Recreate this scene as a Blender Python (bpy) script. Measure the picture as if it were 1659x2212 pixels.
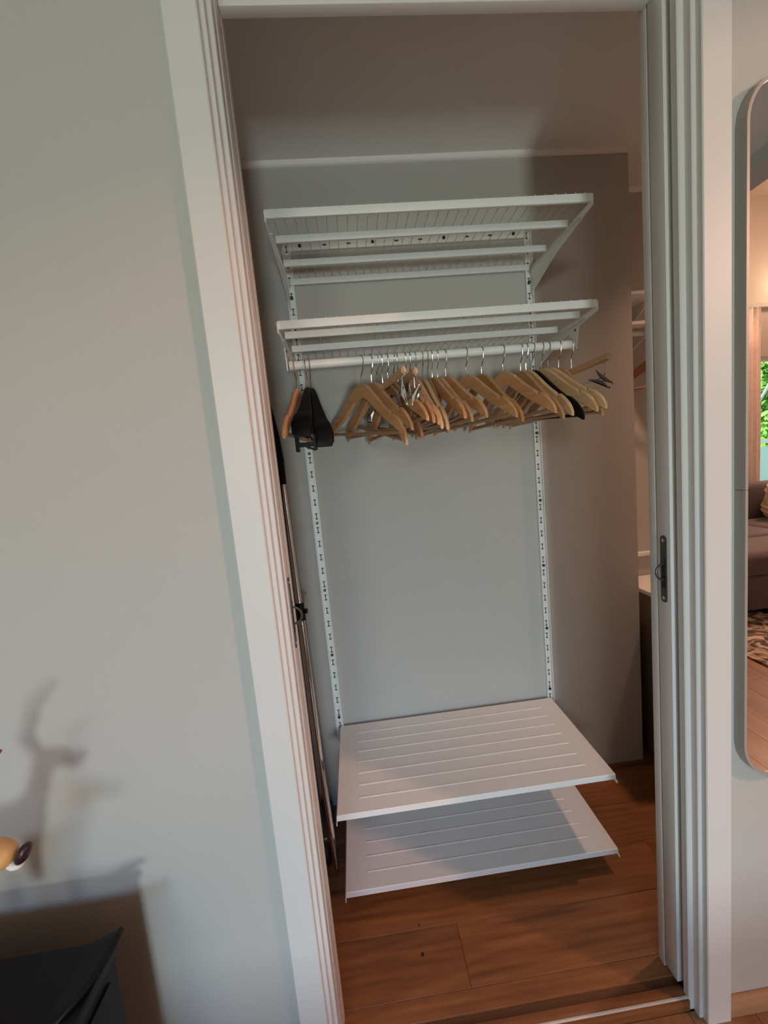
import bpy, bmesh, math, random
from mathutils import Vector, Matrix
R = math.radians
random.seed(7)
sc = bpy.context.scene
for o in list(bpy.data.objects):
    bpy.data.objects.remove(o, do_unlink=True)
COL = sc.collection

# ------------------------------------------------------------------ camera
PITCH, YAW, ROLL, CAMH, FPX = 0.1112, 0.0682, -0.0943, 1.401, 882.1
fw = Vector((math.sin(YAW)*math.cos(PITCH), math.cos(YAW)*math.cos(PITCH), -math.sin(PITCH)))
rt = Vector((math.cos(YAW), -math.sin(YAW), 0)); up = rt.cross(fw)
r2 = math.cos(ROLL)*rt + math.sin(ROLL)*up
u2 = -math.sin(ROLL)*rt + math.cos(ROLL)*up
cd = bpy.data.cameras.new('camera'); cam = bpy.data.objects.new('camera', cd); COL.objects.link(cam)
cd.sensor_fit = 'VERTICAL'; cd.sensor_height = 36.0; cd.sensor_width = 36.0
cd.lens = FPX/2212*36.0; cd.clip_start = 0.02; cd.clip_end = 200
m = Matrix((r2, u2, -fw)).transposed().to_4x4(); m.translation = (0, 0, CAMH)
cam.matrix_world = m
sc.camera = cam

# ------------------------------------------------------------------ light
world = bpy.data.worlds.new('world'); sc.world = world; world.use_nodes = True
bg = world.node_tree.nodes['Background']
bg.inputs[0].default_value = (0.72, 0.86, 1.0, 1); bg.inputs[1].default_value = 1.3

def area(name, loc, target, w, h, power, col, spread=180):
    d = bpy.data.lights.new(name, 'AREA'); d.shape = 'RECTANGLE'; d.size = w; d.size_y = h
    d.energy = power; d.color = col; d.spread = R(spread)
    o = bpy.data.objects.new(name, d); COL.objects.link(o); o.location = loc
    o.rotation_euler = (Vector(target)-Vector(loc)).to_track_quat('-Z', 'Y').to_euler()
    return o
# daylight just outside the tall window in the wall behind the photographer
area('window_daylight_low', (0.30, -3.45, 0.58), (0.25, 1, 0.9), 0.42, 0.46, 61, (0.78, 0.90, 0.89))
area('window_daylight_high', (-1.05, -3.45, 2.05), (0.2, 1, 1.1), 0.7, 0.5, 17, (1.0, 0.95, 0.74))
# open sky seen through the upper part of the tall window
area('window_sky', (0.0, -7.0, 3.7), (0.1, .8, .2), 3.2, 1.4, 200, (0.30, 0.60, 1.0))
# daylight outside the living room window
area('living_window_daylight', (6.2, -5.2, 4.2), (4.2, -1.0, 0.5), 2.0, 1.0, 260, (0.70, 1.0, 0.92))
sd = bpy.data.lights.new('sun', 'SUN'); sd.energy = 5.5; sd.angle = R(1); sd.color = (1, .97, .9)
sun = bpy.data.objects.new('sun', sd); COL.objects.link(sun)
sun.rotation_euler = Vector((0.25, -0.7, -0.75)).to_track_quat('-Z', 'Y').to_euler()

sc.view_settings.view_transform = 'Standard'; sc.view_settings.look = 'None'
sc.view_settings.exposure = 0.0; sc.view_settings.gamma = 1.0
sc.view_settings.use_curve_mapping = False

# ------------------------------------------------------------------ materials
MATS = {}
def mat(name, col, rough=.5, metal=0, noise=0, nscale=8, bump=0, bscale=300, spec=.5, coat=0, sheen=0):
    if name in MATS: return MATS[name]
    m = bpy.data.materials.new(name); m.use_nodes = True; nt = m.node_tree; b = nt.nodes['Principled BSDF']
    b.inputs['Base Color'].default_value = (*col, 1); b.inputs['Roughness'].default_value = rough
    b.inputs['Metallic'].default_value = metal; b.inputs['Specular IOR Level'].default_value = spec
    if coat: b.inputs['Coat Weight'].default_value = coat
    if sheen: b.inputs['Sheen Weight'].default_value = sheen
    tc = nt.nodes.new('ShaderNodeTexCoord')
    if noise:
        n = nt.nodes.new('ShaderNodeTexNoise'); n.inputs['Scale'].default_value = nscale; n.inputs['Detail'].default_value = 4
        nt.links.new(tc.outputs['Object'], n.inputs['Vector'])
        mx = nt.nodes.new('ShaderNodeMix'); mx.data_type = 'RGBA'
        mx.inputs[6].default_value = (*[c*(1-noise) for c in col], 1)
        mx.inputs[7].default_value = (*[min(1, c*(1+noise)) for c in col], 1)
        nt.links.new(n.outputs['Fac'], mx.inputs[0]); nt.links.new(mx.outputs[2], b.inputs['Base Color'])
    if bump:
        n2 = nt.nodes.new('ShaderNodeTexNoise'); n2.inputs['Scale'].default_value = bscale; n2.inputs['Detail'].default_value = 3
        nt.links.new(tc.outputs['Object'], n2.inputs['Vector'])
        bp = nt.nodes.new('ShaderNodeBump'); bp.inputs['Strength'].default_value = bump; bp.inputs['Distance'].default_value = .002
        nt.links.new(n2.outputs['Fac'], bp.inputs['Height']); nt.links.new(bp.outputs['Normal'], b.inputs['Normal'])
    MATS[name] = m; return m

def wood(name, c1, c2, axis='X', rough=.4, scale=6, stretch=12, rnd=.25, coat=0, ring=.5):
    m = bpy.data.materials.new(name); m.use_nodes = True; nt = m.node_tree; b = nt.nodes['Principled BSDF']
    N = nt.nodes.new; L = nt.links.new
    tc = N('ShaderNodeTexCoord'); oi = N('ShaderNodeObjectInfo')
    add = N('ShaderNodeVectorMath'); add.operation = 'MULTIPLY_ADD'
    cmb = N('ShaderNodeCombineXYZ')
    for i in range(3): L(oi.outputs['Random'], cmb.inputs[i])
    add.inputs[1].default_value = (1, 1, 1)
    sc_ = N('ShaderNodeVectorMath'); sc_.operation = 'SCALE'; sc_.inputs['Scale'].default_value = 37.0
    L(cmb.outputs[0], sc_.inputs[0])
    L(tc.outputs['Object'], add.inputs[0]); L(sc_.outputs[0], add.inputs[2])
    mp = N('ShaderNodeMapping')
    s = [1.0*scale*stretch/4]*3; s['XYZ'.index(axis)] = scale/stretch*2
    mp.inputs['Scale'].default_value = s
    L(add.outputs[0], mp.inputs['Vector'])
    n1 = N('ShaderNodeTexNoise'); n1.inputs['Scale'].default_value = 1.0; n1.inputs['Detail'].default_value = 6
    n1.inputs['Roughness'].default_value = .62; n1.inputs['Distortion'].default_value = 1.2
    L(mp.outputs[0], n1.inputs['Vector'])
    mp2 = N('ShaderNodeMapping'); s2 = [scale*stretch*1.5]*3; s2['XYZ'.index(axis)] = scale*.9
    mp2.inputs['Scale'].default_value = s2; L(add.outputs[0], mp2.inputs['Vector'])
    n2 = N('ShaderNodeTexNoise'); n2.inputs['Scale'].default_value = 1; n2.inputs['Detail'].default_value = 3
    L(mp2.outputs[0], n2.inputs['Vector'])
    ma = N('ShaderNodeMath'); ma.operation = 'MULTIPLY_ADD'; ma.inputs[1].default_value = ring
    L(n1.outputs['Fac'], ma.inputs[0])
    mb = N('ShaderNodeMath'); mb.operation = 'MULTIPLY'; mb.inputs[1].default_value = 1-ring
    L(n2.outputs['Fac'], mb.inputs[0]); L(mb.outputs[0], ma.inputs[2])
    cr = N('ShaderNodeValToRGB'); cr.color_ramp.elements[0].position = .33; cr.color_ramp.elements[1].position = .68
    cr.color_ramp.elements[0].color = (*c1, 1); cr.color_ramp.elements[1].color = (*c2, 1)
    L(ma.outputs[0], cr.inputs[0])
    hs = N('ShaderNodeHueSaturation')
    mr = N('ShaderNodeMapRange'); mr.inputs['To Min'].default_value = 1-rnd; mr.inputs['To Max'].default_value = 1+rnd
    L(oi.outputs['Random'], mr.inputs['Value']); L(mr.outputs[0], hs.inputs['Value'])
    L(cr.outputs[0], hs.inputs['Color']); L(hs.outputs[0], b.inputs['Base Color'])
    b.inputs['Roughness'].default_value = rough
    if coat: b.inputs['Coat Weight'].default_value = coat; b.inputs['Coat Roughness'].default_value = .25
    MATS[name] = m; return m

M_WALL = mat('wall_paint', (.50, .485, .455), .75, bump=.25, bscale=260, noise=.02, nscale=3)
M_CEIL = mat('ceiling_paint', (.43, .415, .40), .8, bump=.1)
M_CLCEIL = mat('closet_ceiling_paint', (.80, .80, .79), .8, bump=.15)
M_LIVWALL = mat('living_wall_paint', (.84, .75, .69), .75, noise=.04, nscale=1)
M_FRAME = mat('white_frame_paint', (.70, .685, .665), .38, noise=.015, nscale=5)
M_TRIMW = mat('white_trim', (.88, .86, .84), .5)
M_WHITE = mat('white_powder_coat', (.86, .87, .85), .42)
M_SHELF = mat('white_sheet_metal', (.90, .875, .85), .38, bump=.08, bscale=900)
M_WIRE = mat('white_wire', (.62, .61, .58), .4)
M_CHROME = mat('chrome', (.72, .71, .69), .14, 1)
M_STEEL = mat('brushed_steel', (.55, .53, .5), .32, 1)
M_BRONZE = mat('dark_bronze', (.085, .075, .07), .42, .6)
M_DARK = mat('dark_void', (.015, .013, .012), .8)
M_BLACK = mat('black_plastic', (.005, .005, .0055), .5, spec=.16)
M_BLACKM = mat('matte_black', (.018, .017, .017), .7)
M_HANG = wood('hanger_wood', (.48, .225, .09), (.66, .36, .175), 'Y', .38, 7, 10, .12, .25, .6)
M_HANGP = wood('pale_hanger_wood', (.58, .34, .165), (.72, .47, .26), 'Y', .4, 7, 10, .08, .2, .6)
M_HANGO = wood('amber_hanger_wood', (.42, .19, .045), (.55, .28, .08), 'Y', .3, 7, 10, .02, .5, .6)
M_HANGD = wood('brown_hanger_wood', (.30, .13, .06), (.42, .20, .10), 'Y', .4, 7, 10, .08, .2, .6)
M_BAR = wood('hanger_bar_wood', (.30, .15, .07), (.45, .25, .13), 'Y', .45, 8, 10, .1, 0, .6)
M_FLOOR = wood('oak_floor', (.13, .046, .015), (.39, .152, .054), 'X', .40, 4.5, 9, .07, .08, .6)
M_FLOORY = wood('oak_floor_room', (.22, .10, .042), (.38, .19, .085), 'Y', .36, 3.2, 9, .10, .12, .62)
M_SKIRT = wood('oak_trim', (.40, .20, .10), (.52, .29, .16), 'X', .45, 4, 10, .05, 0, .6)
M_CAB = mat('black_stained_wood', (.010, .009, .0095), .5, spec=.2, noise=.15, nscale=20)
M_GAP = mat('dark_gap', (.03, .018, .012), .9)

# ------------------------------------------------------------------ builders
def link(name, me, parent=None, base=(0, 0, 0)):
    o = bpy.data.objects.new(name, me); COL.objects.link(o)
    if parent is not None: o.parent = parent
    return o
def finish(name, bm, material, parent=None, smooth=False, mats=None):
    me = bpy.data.meshes.new(name)
    bmesh.ops.recalc_face_normals(bm, faces=bm.faces)
    bm.to_mesh(me); bm.free()
    for mm in (mats or [material]): me.materials.append(mm)
    if smooth:
        for p in me.polygons: p.use_smooth = True
        try: me.set_sharp_from_angle(angle=R(40))
        except Exception: pass
    return link(name, me, parent)
def thing(name, label, cat, loc=(0, 0, 0), group=None, rz=0):
    o = bpy.data.objects.new(name, None); COL.objects.link(o); o.location = loc; o.rotation_euler = (0, 0, rz)
    o.empty_display_size = .05
    o['label'] = label; o['category'] = cat
    if group: o['group'] = group
    return o
def tag(o, label, cat, group=None):
    o['label'] = label; o['category'] = cat
    if group: o['group'] = group
    return o
def structure(o, label=None):
    o['kind'] = 'structure'
    if label: o['label'] = label
    return o
def sbox(bm, x0, x1, y0, y1, z0, z1):
    v = [bm.verts.new(p) for p in ((x0,y0,z0),(x1,y0,z0),(x1,y1,z0),(x0,y1,z0),(x0,y0,z1),(x1,y0,z1),(x1,y1,z1),(x0,y1,z1))]
    for f in ((0,3,2,1),(4,5,6,7),(0,1,5,4),(1,2,6,5),(2,3,7,6),(3,0,4,7)): bm.faces.new([v[i] for i in f])
    return v
def box(name, x0, x1, y0, y1, z0, z1, material, parent=None, bevel=0, seg=2):
    bm = bmesh.new()
    b = (0, 0, 0) if parent is None else parent_base(parent)
    sbox(bm, x0-b[0], x1-b[0], y0-b[1], y1-b[1], z0-b[2], z1-b[2])
    if bevel: bmesh.ops.bevel(bm, geom=list(bm.edges), offset=bevel, segments=seg, affect='EDGES', profile=.5)
    return finish(name, bm, material, parent, smooth=bevel > 0)
def parent_base(p):
    v = Vector((0, 0, 0))
    while p is not None:
        v += p.location; p = p.parent
    return v
def tube_bm(bm, pts, r, n=8, cap=True, radii=None):
    pts = [Vector(p) for p in pts]; rings = []
    t = (pts[1]-pts[0]).normalized()
    ref = Vector((0, 0, 1)) if abs(t.z) < .9 else Vector((1, 0, 0))
    a = t.cross(ref).normalized()
    for i, p in enumerate(pts):
        if i == 0: t = (pts[1]-pts[0])
        elif i == len(pts)-1: t = (pts[-1]-pts[-2])
        else: t = (pts[i+1]-pts[i]).normalized()+(pts[i]-pts[i-1]).normalized()
        t = t.normalized()
        a = (a - t*a.dot(t)).normalized(); b = t.cross(a)
        rr = radii[i] if radii else r
        rings.append([bm.verts.new(p+(a*math.cos(2*math.pi*k/n)+b*math.sin(2*math.pi*k/n))*rr) for k in range(n)])
    for i in range(len(rings)-1):
        for k in range(n):
            bm.faces.new((rings[i][k], rings[i][(k+1) % n], rings[i+1][(k+1) % n], rings[i+1][k]))
    if cap:
        bm.faces.new(rings[0][::-1]); bm.faces.new(rings[-1])
def tube(name, pts, r, material, parent=None, n=10, radii=None):
    bm = bmesh.new(); b = Vector((0, 0, 0)) if parent is None else parent_base(parent)
    tube_bm(bm, [Vector(p)-b for p in pts], r, n, True, radii)
    return finish(name, bm, material, parent, smooth=True)
def prism(name, poly, axis, a0, a1, material, parent=None, bevel=0):
    """poly: 2D points in the plane normal to axis ('X': (y,z), 'Y': (x,z), 'Z': (x,y))"""
    bm = bmesh.new(); b = Vector((0, 0, 0)) if parent is None else parent_base(parent)
    def P(p, a):
        v = {'X': (a, p[0], p[1]), 'Y': (p[0], a, p[1]), 'Z': (p[0], p[1], a)}[axis]
        return Vector(v)-b
    A = [bm.verts.new(P(p, a0)) for p in poly]; B = [bm.verts.new(P(p, a1)) for p in poly]
    bm.faces.new(A); bm.faces.new(B[::-1])
    n = len(poly)
    for i in range(n): bm.faces.new((A[i], B[i], B[(i+1) % n], A[(i+1) % n]))
    if bevel: bmesh.ops.bevel(bm, geom=list(bm.edges), offset=bevel, segments=2, affect='EDGES', profile=.5)
    return finish(name, bm, material, parent, smooth=bevel > 0)
def copy_tree(o, parent=None):
    c = o.copy(); COL.objects.link(c); c.parent = parent
    for ch in list(o.children): copy_tree(ch, c)
    return c

# ------------------------------------------------------------------ the setting
YW = 0.815           # face of the room wall with the doorway
YC = 0.7985          # face of the casing
YB = 1.602           # back wall of the closet
ZC = 2.505           # closet ceiling
ZROOM = 2.60         # low ceiling of the room
XBEAM = 1.88
# wall with the doorway: front and back skins leave the pocket for the sliding doors
def wall_skins(nm, x0, x1, z0, z1, lab):
    w = box(nm, x0, x1, YW, .848, z0-.03, z1, M_WALL); structure(w, lab)
    b = box('closet_side_skin', x0, x1, .906, .924, z0, z1, M_WALL); b.parent = w
    return w
wall_skins('wall_left', -2.4, -.175, 0, ZROOM, 'grey painted wall left of the closet opening')
wall_skins('wall_right', .722, 6.9, 0, 4.0, 'grey painted wall behind the tall mirror')
w = box('wall_over_door', -.175, .722, YW, .848, 2.36, ZROOM, M_WALL); structure(w)
w = box('wall_closet_front_top', -.175, .722, .906, .924, 2.36, ZROOM, M_WALL); structure(w)
# closet shell
structure(box('wall_back', -.75, 1.159, YB, 1.84, 0, 2.6, M_WALL), 'grey back wall of the closet carrying the shelf uprights')
structure(box('wall_recess', -.75, 2.4, 1.84, 1.94, 0, 2.6, M_WALL), 'wall at the back of the lit recess')
structure(box('wall_closet_left', -.85, -.75, .924, 1.84, 0, 2.6, M_WALL))
structure(box('wall_closet_right', 2.3, 2.4, .924, 1.84, 0, 2.6, M_WALL))
structure(box('ceiling', -.75, 2.3, .906, 1.84, ZC, ZC+.1, M_CLCEIL), 'closet ceiling')
# thin white quarter-round along the ceiling
def cornice(nm, x0, x1, y, parent=None):
    poly = [(y, ZC), (y-.016, ZC)] + [(y-.016*math.cos(a), ZC-.016*math.sin(a)) for a in (R(25), R(50), R(70))] + [(y, ZC-.016)]
    return structure(prism(nm, poly, 'X', x0, x1, M_TRIMW))
cornice('trim_1', -.75, 1.159, YB); cornice('trim_2', 1.159, 2.3, 1.84)
poly = [(1.159, ZC), (1.175, ZC), (1.171, ZC-.011), (1.159, ZC-.016)]
structure(prism('trim_3', poly, 'Y', YB-.014, 1.84, M_TRIMW))

# casing profile (stepped) : list of (x, y), built for both sides
def casing(nm, xo, xa, xb, xc, lab):
    s = 1 if xc > xo else -1
    poly = [(xo, YW+.01), (xo, YC+.003), (xo+s*.003, YC), (xa-s*.002, YC), (xa, YC+.002), (xa, .8136), (xb-s*.0015, .8136), (xb, .8151), (xb, .8315), (xc-s*.002, .8315), (xc, .8335), (xc, .8485), (xo, .8485)]
    poly = [p for p in poly if True]
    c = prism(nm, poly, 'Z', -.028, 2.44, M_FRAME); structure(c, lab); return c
casing('trim_4', -.2421, -.1805, -.172, -.1635, 'stepped white casing left of the closet opening')
casing('trim_5', .7906, .7285, .7196, .707, 'stepped white casing right of the closet opening')
poly = [(YW, 2.44), (YC, 2.44), (YC, 2.385), (.8136, 2.385), (.8136, 2.37), (.8315, 2.37), (.8315, 2.355), (.8485, 2.355), (.8485, 2.44)]
structure(prism('trim_6', poly, 'X', -.16, .705, M_FRAME))
# inner jamb on the closet side of the pocket
structure(box('trim_7', -.19, -.162, .904, .926, 0, 2.36, M_FRAME, bevel=.0006))
structure(box('trim_8', .7004, .73, .9045, .926, 0, 2.36, M_FRAME, bevel=.0006))
hd = box('trim_9', -.162, .7004, .8885, .9125, 2.2907, 2.42, M_FRAME, bevel=.002); structure(hd, 'white head jamb over the closet opening')
structure(box('trim_10', -.162, .7004, .8485, .8885, 2.41, 2.43, M_GAP))

# pocket doors
def pocket_door(nm, xe, s, lab):
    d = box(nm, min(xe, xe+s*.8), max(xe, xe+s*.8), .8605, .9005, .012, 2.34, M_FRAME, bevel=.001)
    structure(d, lab); return d
d1 = pocket_door('door_1', -.1622, -1, 'white pocket door pushed into the left wall')
d2 = pocket_door('door_2', .7005, 1, 'white pocket door pushed into the right wall')
def edge_pull(door, xe, s, zc=1.102, yc=.8805):
    # stadium-shaped plate facing -s... (towards the opening)
    w2, h2 = .0092, .080
    pts = [(yc+w2*math.cos(a), zc+h2-w2+w2*math.sin(a)) for a in [R(t) for t in range(0, 181, 20)]]
    pts += [(yc+w2*math.cos(a), zc-h2+w2+w2*math.sin(a)) for a in [R(t) for t in range(180, 361, 20)]]
    pl = prism('edge_pull', pts, 'X', xe-s*.0018, xe+s*.002, M_BRONZE, door); pl['label'] = 'dark bronze flush edge pull'
    # recess slot and finger ring
    prism('slot', [(yc-.0055, zc-.045), (yc+.0055, zc-.045), (yc+.0055, zc+.026), (yc-.0055, zc+.026)], 'X', xe-s*.0021, xe-s*.0017, M_DARK, pl)
    ring = [(xe-s*(.001+.020*math.sin(R(t))), yc-.001, zc-.006+.019*math.cos(R(t))) for t in range(-15, 196, 15)]
    ring = [(xe+s*.004, yc+.003, zc+.028)] + [(xe-s*.002, yc+.002, zc+.024)] + ring[1:]
    tube('finger_hook', ring, .0026, M_BRONZE, pl, 8)
    for dz in (.069, -.069):
        tube('screw', [(xe-s*.0012, yc, zc+dz), (xe-s*.0028, yc, zc+dz)], .0042, M_STEEL, pl, 12)
edge_pull(d1, -.1622, -1); edge_pull(d2, .7005, 1)

# floors: base slabs with planks as separate boards
fl = structure(box('floor', -.85, 2.4, .84, 1.94, -.06, -.012, M_GAP), 'brown oak plank floor inside the closet')
rng = random.Random(3)
def planks(parent, seams, spans, axis, material):
    cache = {}
    for i in range(len(seams)-1):
        a0, a1 = seams[i]+.0004, seams[i+1]-.0004
        for (b0, b1) in spans(i):
            L = round(b1-b0-.0008, 3); W = round(a1-a0, 3)
            key = (L, W)
            if key not in cache:
                bm = bmesh.new()
                if axis == 'X': sbox(bm, -L/2, L/2, -W/2, W/2, -.012, 0)
                else: sbox(bm, -W/2, W/2, -L/2, L/2, -.012, 0)
                bmesh.ops.bevel(bm, geom=[e for e in bm.edges if all(abs(v.co.z) < 1e-6 for v in e.verts)], offset=.0004, segments=1, affect='EDGES')
                me = bpy.data.meshes.new('plank'); bm.to_mesh(me); bm.free(); me.materials.append(material); cache[key] = me
            o = link('plank', cache[key], parent)
            if axis == 'X': o.location = ((b0+b1)/2, (a0+a1)/2, rng.uniform(-.0003, 0))
            else: o.location = ((a0+a1)/2, (b0+b1)/2, rng.uniform(-.0003, 0))
def spans_closet(i):
    br = {0: [-.85, 2.4], 1: [-.85, .177, 2.4], 2: [-.85, .9, 2.4], 3: [-.85, .35, 2.4], 4: [-.85, 1.3, 2.4], 5: [-.85, .1, 2.4], 6: [-.85, .9, 2.4]}[i % 7]
    return list(zip(br[:-1], br[1:]))
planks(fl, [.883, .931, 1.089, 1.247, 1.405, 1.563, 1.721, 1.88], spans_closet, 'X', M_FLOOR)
# knots in the near plank
for kx, ky, kr in ((.0605, 1.025, .0055), (.063, 1.101, .003)):
    tube('knot', [(kx, ky, -.002), (kx, ky, .0003)], kr, M_GAP, fl, 12)
ZF = -.028
fr = structure(box('floor_room', -2.4, 6.9, -3.0, .8335, -.09, ZF-.012, M_GAP), 'oak plank floor of the room')
xs = [-2.4]
while xs[-1] < 6.9: xs.append(round(xs[-1]+.155, 4))
def spans_room(i):
    c = [-3.0, -1.9+.47*((i*7) % 5), .828]
    return list(zip(c[:-1], c[1:]))
planks(fr, xs, spans_room, 'Y', M_FLOORY)
for c_ in fr.children: c_.location.z += ZF
# threshold of the sliding doors
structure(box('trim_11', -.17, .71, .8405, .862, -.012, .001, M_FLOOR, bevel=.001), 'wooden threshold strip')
structure(box('trim_12', -.165, .71, .8335, .8398, -.012, .003, M_STEEL if False else mat('pale_aluminium', (.80, .76, .70), .35, .3), bevel=.0012), 'pale metal strip at the threshold')
structure(box('trim_17', -.162, .707, .8285, .8334, ZF-.01, .0008, M_FLOOR), 'wooden nosing in front of the threshold strip')
structure(box('trim_13', -.17, .71, .862, .883, -.02, -.006, wood('dark_track_wood', (.10, .045, .02), (.17, .08, .036), 'X', .5, 3, 9, .02)))
# low wooden skirting strip
structure(box('baseboard_right', .7906, 6.9, YW-.014, YW, -.028, .024, M_SKIRT, bevel=.004))
structure(box('baseboard_left', -2.4, -.2421, YW-.014, YW, -.028, .024, M_SKIRT, bevel=.004))

# the room behind the photographer
structure(box('ceiling_room', -2.4, XBEAM, -3.0, YW, ZROOM, ZROOM+.1, M_CEIL))
structure(box('trim_14', XBEAM, XBEAM+.14, -3.0, YW, ZROOM-.065, 4.0, mat('beam_paint', (.30, .285, .28), .7)), 'grey ceiling beam')
structure(box('trim_15', 1.25, 1.52, -3.0, YW, ZROOM-.012, ZROOM, mat('dark_ceiling_board', (.10, .10, .105), .6)))
structure(box('ceiling_living', XBEAM+.14, 6.9, -3.0, YW, 4.0, 4.1, mat('living_ceiling_paint', (.78, .66, .56), .8)))
structure(box('wall_side_left', -2.5, -2.4, -3.0, YW, 0, ZROOM, M_WALL))
structure(box('wall_side_right', 6.9, 7.0, -3.0, YW, 0, 4.0, M_LIVWALL))
def wall_with_hole(nm, x0, x1, z0, z1, hx0, hx1, hz0, hz1, material):
    root = box(nm, x0, hx0, -3.12, -3.0, z0, z1, material); structure(root)
    for a in ((hx1, x1, z0, z1), (hx0, hx1, z0, hz0), (hx0, hx1, hz1, z1)):
        if a[1]-a[0] > .001: box('wall_piece', a[0], a[1], -3.12, -3.0, a[2], a[3], material, root)
    return root
wall_with_hole('wall_rear_left', -2.4, 1.9, 0, ZROOM, -1.5, 0.7, .12, 2.45, M_WALL)
wall_with_hole('wall_rear_living', 1.9, 6.9, 0, 4.0, 4.79, 6.7, .3, 2.26, M_LIVWALL)
def window(nm, x0, x1, z0, z1, mull, lab):
    root = box(nm, x0, x0+.05, -3.09, -3.03, z0, z1, M_TRIMW); structure(root, lab)
    for a in ((x1-.05, x1, z0, z1), (x0, x1, z0, z0+.05), (x0, x1, z1-.05, z1)): box('window_frame', a[0], a[1], -3.09, -3.03, a[2], a[3], M_TRIMW, root)
    for xm in mull: box('mullion', xm-.025, xm+.025, -3.085, -3.035, z0, z1, M_TRIMW, root)
    return root
window('window_1', 4.79, 6.7, .3, 2.26, [5.8], 'living room window reflected in the mirror')
window('window_2', -1.5, 0.7, .12, 2.45, [-.4], 'tall window behind the photographer')
structure(box('trim_16', 2.02, 6.9, -3.0, -2.94, 2.80, 2.85, M_TRIMW), 'white ledge above the living room window')

# ------------------------------------------------------------------ closet shelving
UL, UR = -.1554, .7446
ZTOP, ZBOT = 2.228, .045
def upright(xc, lab):
    t = thing('wall_upright', lab, 'shelf upright', (xc, YB, ZBOT), 'slotted uprights on the closet wall')
    bm = bmesh.new(); H = ZTOP-ZBOT; w = .0125; dpt = .013
    for s in (-1, 1):
        sbox(bm, s*w-.0019, s*w+.0019, -dpt-.0035, -.0005, 0, H)      # raised flanges
    pitch = .0545; z = .0
    yf, yb = -.0052, -.004
    while z < H:
        z1 = min(z+pitch-.024, H)
        sbox(bm, -w, w, yf, yb, z, z1)                              # web between slots
        for (za, zb_, o_) in ((0, .004, .0050), (.004, .020, .0015), (.020, .024, .0050)):   # I-shaped slot
            if z1+zb_ > H: break
            for sg in (-1, 1): sbox(bm, min(sg*w, sg*o_), max(sg*w, sg*o_), yf, yb, z1+za, z1+zb_)
        z += pitch
    finish('channel', bm, M_WHITE, t)
    box('slot_shade_strip', xc-.0115, xc+.0115, YB-.0030, YB-.0005, ZBOT, ZTOP, mat('slot_shade', (.06, .055, .05), .7), t)  # added dark strip, shade inside the slots put into its colour
    for zz in (ZBOT+.35, ZBOT+.62, ZBOT+.89, ZBOT+1.16, ZBOT+1.43, ZBOT+2.0):
        tube('screw', [(xc, YB-.004, zz), (xc, YB-.0095, zz)], .0058, M_BRONZE, t, 10)
    return t
upright(UL, 'white slotted wall upright on the left, beside the leaning chrome tube')
upright(UR, 'white slotted wall upright on the right, toward the lit recess')
# hang rail
t = thing('hang_rail', 'white perforated hang rail on the wall behind the top wire shelf', 'rail', (.295, YB, 2.204))
box('rail_body', UL+.012, UR-.012, YB-.011, YB-.0005, 2.204, 2.240, M_WHITE, t, .0015)
for i in range(10):
    xx = UL+.05+i*.0885
    if i % 3 == 0: tube('screw', [(xx, YB-.010, 2.219), (xx, YB-.0145, 2.219)], .006, M_BRONZE, t, 10)
    else: box('slot', xx-.007, xx+.007, YB-.0118, YB-.0105, 2.216, 2.221, M_BRONZE, t)

def bracket(parent, xs, yfront, ztop, dirx, rod=None):
    """tapering side bracket in the YZ plane; the inner flange faces the shelf"""
    zt = ztop-.016
    zb = ztop-.115
    poly = [(YB-.014, zt), (YB-.014, zb), (YB-.030, zb+.012), (1.42, ztop-.062), (yfront+.03, ztop-.037), (yfront-.004, ztop-.034), (yfront-.006, ztop-.006), (yfront-.002, ztop-.004), (yfront+.004, ztop-.018), (yfront+.05, zt-.004)]
    b = prism('bracket', poly, 'X', xs-.0016, xs+.0016, M_WHITE, parent)
    box('flange', min(xs, xs+dirx*.009), max(xs, xs+dirx*.009), yfront+.05, YB-.02, ztop-.036, ztop-.034, M_WHITE, b)
    if rod:
        pl = [(rod[0]+.030, ztop-.045), (rod[0]+.014, rod[1]+.012), (rod[0]+.013, rod[1]-.017), (rod[0]-.013, rod[1]-.017), (rod[0]-.016, rod[1]+.006), (rod[0]-.030, ztop-.045)]
        prism('rod_holder', pl, 'X', xs-.0022, xs+.0012, M_WHITE, b)
        tube('peg', [(xs-.004, rod[0]-.012, ztop-.050), (xs+.004, rod[0]-.012, ztop-.050)], .004, M_BRONZE, b, 8)
    return b
def wire_shelf(lab, yf, z, ybars, rod=None):
    x0, x1 = UL-.0078, UR+.0078
    t = thing('wire_shelf', lab, 'shelf', (.2946, YB, z-.03), 'wire shelves')
    box('front_bar', x0, x1, yf, yf+.009, z-.0225, z, M_WHITE, t, .0012)
    for yb in ybars: box('support_bar', UL+.001, UR-.001, yb-.005, yb+.005, z-.026, z-.006, M_WHITE, t, .001)
    n = 31; bm = bmesh.new()
    tube_bm(bm, [(0, yf+.0008-YB, .0012), (0, yf+.0012-YB, .0042), (0, yf+.0045-YB, .0048), (0, yf+.011-YB, .0030), (0, -.012, .0030)], .0010, 6, True, [.0013, .0014, .0013, .001, .001])
    me = bpy.data.meshes.new('wire'); bm.to_mesh(me); bm.free(); me.materials.append(M_WIRE)
    for i in range(n):
        o = link('wire', me, t); o.location = (x0+.018+(x1-x0-.036)*i/(n-1)-.2946, 0, .03-.002)
    bracket(t, x0+.001, yf, z, 1, rod); bracket(t, x1-.001, yf, z, -1, rod)
    return t
wire_shelf('white wire shelf at the top of the closet, under the ceiling', 1.1912, 2.1105, (1.310, 1.452, 1.588))
RODY, RODZ, RODR = 1.31, 1.7315, .0135
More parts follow.
